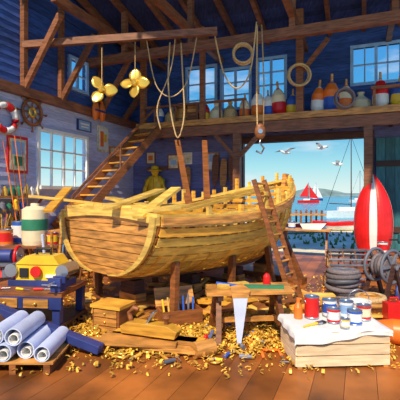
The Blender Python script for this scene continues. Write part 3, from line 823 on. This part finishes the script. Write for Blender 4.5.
m.bb(-.7,.9,-.4,.4,.62,.7,'wood_brown')
for x in(-.6,.8):
    for y in(-.32,.32): m.bb(x-.05,x+.05,y-.05,y+.05,0,.62,'wood_dark')
m.bb(-.65,.85,-.35,.35,.25,.3,'wood_dark'); m.done()
m=MB('small_outboard_motor',Matrix.Translation((5.3,10.25,.7)))
m.bb(-.07,.07,-.06,.06,0,.3,'grey'); m.lathe([(0,0),(.18,0),(.2,.08),(.18,.24),(.1,.3),(0,.31)],(0,0,.25),'teal',14,Matrix.Diagonal((1.2,.8,1))); m.box((-.3,0,.35),(.3,.04,.04),'black'); m.box((0,-.08,.12),(.25,.06,.12),'steel'); m.done()
can('paint_can',4.75,10.4,.7,.13,.28,'white','red'); can('paint_can',5.75,10.1,.7,.14,.26,'yellow','blue')
DT=ROOM@Matrix.Translation((7.7,-1.0,0))
m=MB('doorway_table',DT)
for k in range(4): m.bb(-.85,.85,-.4+k*.2,-.4+k*.2+.19,.95,1.0,'wood_tan')
for x in(-.7,.7):
    m.beam((x,-.35,0),(x,.1,.95),.07,.07,'wood_brown'); m.beam((x,.35,0),(x,-.1,.95),.07,.07,'wood_brown')
m.done()
m=MB('model_boat',DT@Matrix.Translation((.2,0,1.0)))
m.prism([(-.4,-.1,.18),(-.3,-.1,.0),(.3,-.1,.0),(.48,0,.2)],(0,.2,0),'white'); m.cyl((0,0,.15),(0,0,.6),.015,.01,'wood_tan',6)
m.done()
can('paint_can',-.5,0,1.0,.13,.26,'blue','white',T=DT)

# ------------------------------------------------------------------ outside
m=MB('ground_outside',ROOM)
m.bb(-20,40,.15,17,-.4,-.02,'sand'); m.done()
m=MB('sea'); m.add([(-900,20,-.6),(1400,20,-.6),(1400,2500,-.6),(-900,2500,-.6)],[(0,1,2,3)],'sea'); m.done()
m=MB('grass_tufts',ROOM)
for k in range(160):
    a=random.uniform(3,14);b_=random.uniform(1.5,9); h=random.uniform(.1,.25)
    m.add([(a-.08,b_,-.02),(a+.08,b_,-.02),(a+random.uniform(-.1,.1),b_,h)],[(0,1,2)],'grass')
m.done()
for X_,Y_,r_,cl in ((6.2,23.5,.4,'white'),(8.6,25.0,-.3,'white'),(4.6,26.5,.9,'lightblue')):
    m=MB('beached_rowboat',Matrix.Translation((X_,Y_,-.02))@Matrix.Rotation(r_,4,'Z'))
    rows=[]
    for i in range(11):
        t=i/10; wd=.62*math.sin(pi*(.18+.8*t))**.7 if t<1 else .03; xx=-1.5+3*t; h=.5+.22*abs(t-.4)
        rows.append([V((xx,wd*math.cos(pi*k/8),h-(h-.02)*math.sin(pi*k/8))) for k in range(9)])
    for k in range(8): m.strip([r[k] for r in rows],[r[k+1] for r in rows],.03,cl if k not in(0,7) else 'red',1)
    for xx in(-.7,.3): m.bb(xx-.12,xx+.12,-.5,.5,.4,.44,'wood_tan')
    m.done()
m=MB('wooden_jetty')
m.bb(4.5,12,38,40,.25,.4,'wood_tan')
for k in range(8):
    for y in(38.1,39.9): m.cyl((4.6+k,y,-.8),(4.6+k,y,.75),.1,.1,'wood_brown',8)
m.done()
m=MB('headland')
pr_=[]
for k in range(30):
    x=40+k*12; h=4+12*abs(math.sin(k*.37))*math.exp(-((k-8)/9)**2)+3*random.random()*math.exp(-((k-8)/12)**2)
    pr_.append((x,h))
for k in range(29):
    (x0,h0),(x1,h1)=pr_[k],pr_[k+1]
    m.add([(x0,600,-.6),(x1,600,-.6),(x1,640,h1-.6),(x0,640,h0-.6)],[(0,1,2,3)],'hill')
m.done()
def sailboat(name,x,y,L_,mast,hull,sail,sails=True):
    m=MB(name,Matrix.Translation((x,y,-.6)))
    rows=[]
    for i in range(9):
        t=i/8; wd=L_*.14*math.sin(pi*min(1,.25+t*.75))**.8+.01; xx=-L_/2+L_*t
        rows.append([V((xx,-wd,L_*.12+L_*.03*t)),V((xx,-wd*.7,0)),V((xx,wd*.7,0)),V((xx,wd,L_*.12+L_*.03*t))])
    vs=[p for r in rows for p in r]; fs=[]
    for i in range(8):
        for k in range(4): fs.append((4*i+k,4*i+(k+1)%4,4*i+4+(k+1)%4,4*i+4+k))
    fs+=[(0,1,2,3),(32,33,34,35)]
    m.add(vs,fs,hull); m.cyl((0,0,L_*.1),(0,0,mast),L_*.012,L_*.008,'wood_dark',6)
    m.bb(-L_*.25,L_*.05,-L_*.07,L_*.07,L_*.13,L_*.2,'white')
    m.cyl((0,0,L_*.25),(-L_*.42,0,L_*.27),L_*.01,L_*.01,'wood_dark',6)
    if sails:
        m.prism([(-.02*L_,0,L_*.28),(-L_*.42,0,L_*.3),(-.02*L_,0,mast*.97)],(0,.05,0),sail); m.prism([(.03*L_,0,mast*.85),(L_*.48,0,L_*.2),(.05*L_,0,L_*.25)],(0,.05,0),sail)
    else:
        m.tube([(0,0,mast),(L_*.5,0,L_*.15)],L_*.004,'black',4); m.tube([(0,0,mast),(-L_*.5,0,L_*.13)],L_*.004,'black',4)
    m.done()
sailboat('red_sailboat',38,140,7.5,7.2,'red','red')
sailboat('yacht',18.9,50,6.5,10.2,'white','white',False)
sailboat('yacht',60,150,8,12,'white','white',False)
sailboat('small_sailboat',58,200,7,9,'navy','white')
def gull(x,y,z,sp,rot):
    m=MB('seagull',Matrix.Translation((x,y,z))@Matrix.Rotation(rot,4,'Z')@Matrix.Rotation(.25,4,'Y')@Matrix.Scale(1.25,4))
    m.tube([(-.26,0,.02),(-.15,0,0),(0,0,-.01),(.14,0,.01),(.2,0,.05),(.27,0,.06)],[.02,.06,.085,.065,.045,.03],'white',8)
    m.cyl((.26,0,.06),(.36,0,.04),.018,.004,'yellow',6); m.prism([(-.22,-.02,.02),(-.4,-.08,.03),(-.4,.08,.03),(-.22,.02,.02)],(0,0,.01),'white')
    for k in(-1,1):
        m.prism([(.1,k*.05,.03),(.14,k*.3*sp,.17),(-.04,k*.32*sp,.16),(-.08,k*.05,.02)],(0,0,.012),'white')
        m.prism([(.14,k*.3*sp,.17),(.02,k*.68*sp,.13),(-.06,k*.72*sp,.11),(-.04,k*.32*sp,.16)],(0,0,.01),'grey')
    m.done()
gull(5.3,25,4.85,1.4,.3); gull(7.65,25,5.15,1.6,2.6); gull(8.9,26,4.2,1.1,-.4)

# ------------------------------------------------------------------ world, light, camera
w=bpy.data.worlds.new('sky'); sc.world=w; w.use_nodes=True; nt=w.node_tree; N=nt.nodes;L=nt.links
bg=N['Background']; tc=N.new('ShaderNodeTexCoord'); sx=N.new('ShaderNodeSeparateXYZ'); L.new(tc.outputs['Generated'],sx.inputs[0])
cr_=N.new('ShaderNodeValToRGB'); e=cr_.color_ramp.elements; e[0].position=0; e[0].color=(.82,.94,.88,1); e[1].position=.5; e[1].color=(.05,.22,.75,1)
x=cr_.color_ramp.elements.new(.07); x.color=(.42,.8,.88,1)
x=cr_.color_ramp.elements.new(.16); x.color=(.09,.45,.78,1)
L.new(sx.outputs['Z'],cr_.inputs['Fac'])
no=N.new('ShaderNodeTexNoise'); no.inputs['Scale'].default_value=5; no.inputs['Detail'].default_value=5
mp=N.new('ShaderNodeMapping'); mp.inputs['Scale'].default_value=(1,1,3.5); L.new(tc.outputs['Generated'],mp.inputs[0]); L.new(mp.outputs[0],no.inputs['Vector'])
r2=N.new('ShaderNodeValToRGB'); r2.color_ramp.elements[0].position=.55; r2.color_ramp.elements[1].position=.75; r2.color_ramp.elements[1].color=(.7,.7,.7,1)
L.new(no.outputs['Fac'],r2.inputs['Fac']); mx=N.new('ShaderNodeMixRGB'); L.new(r2.outputs['Color'],mx.inputs['Fac']); L.new(cr_.outputs['Color'],mx.inputs['Color1']); mx.inputs['Color2'].default_value=(.9,.95,1,1)
L.new(mx.outputs['Color'],bg.inputs['Color']); bg.inputs['Strength'].default_value=1.0
l_=bpy.data.lights.new('sun','SUN'); l_.energy=5.4;l_.color=(1,.85,.6);l_.angle=.02
o=bpy.data.objects.new('sun',l_); o.rotation_euler=V((.28,1,-1.08)).to_track_quat('-Z','Y').to_euler(); bpy.context.collection.objects.link(o)
cam=bpy.data.cameras.new('camera'); cam.lens=36; cam.sensor_width=36; cam.shift_y=-.0125; cam.clip_end=4000
co=bpy.data.objects.new('camera',cam); co.location=(0,0,2.2); co.rotation_euler=(pi/2,0,0); bpy.context.collection.objects.link(co); sc.camera=co
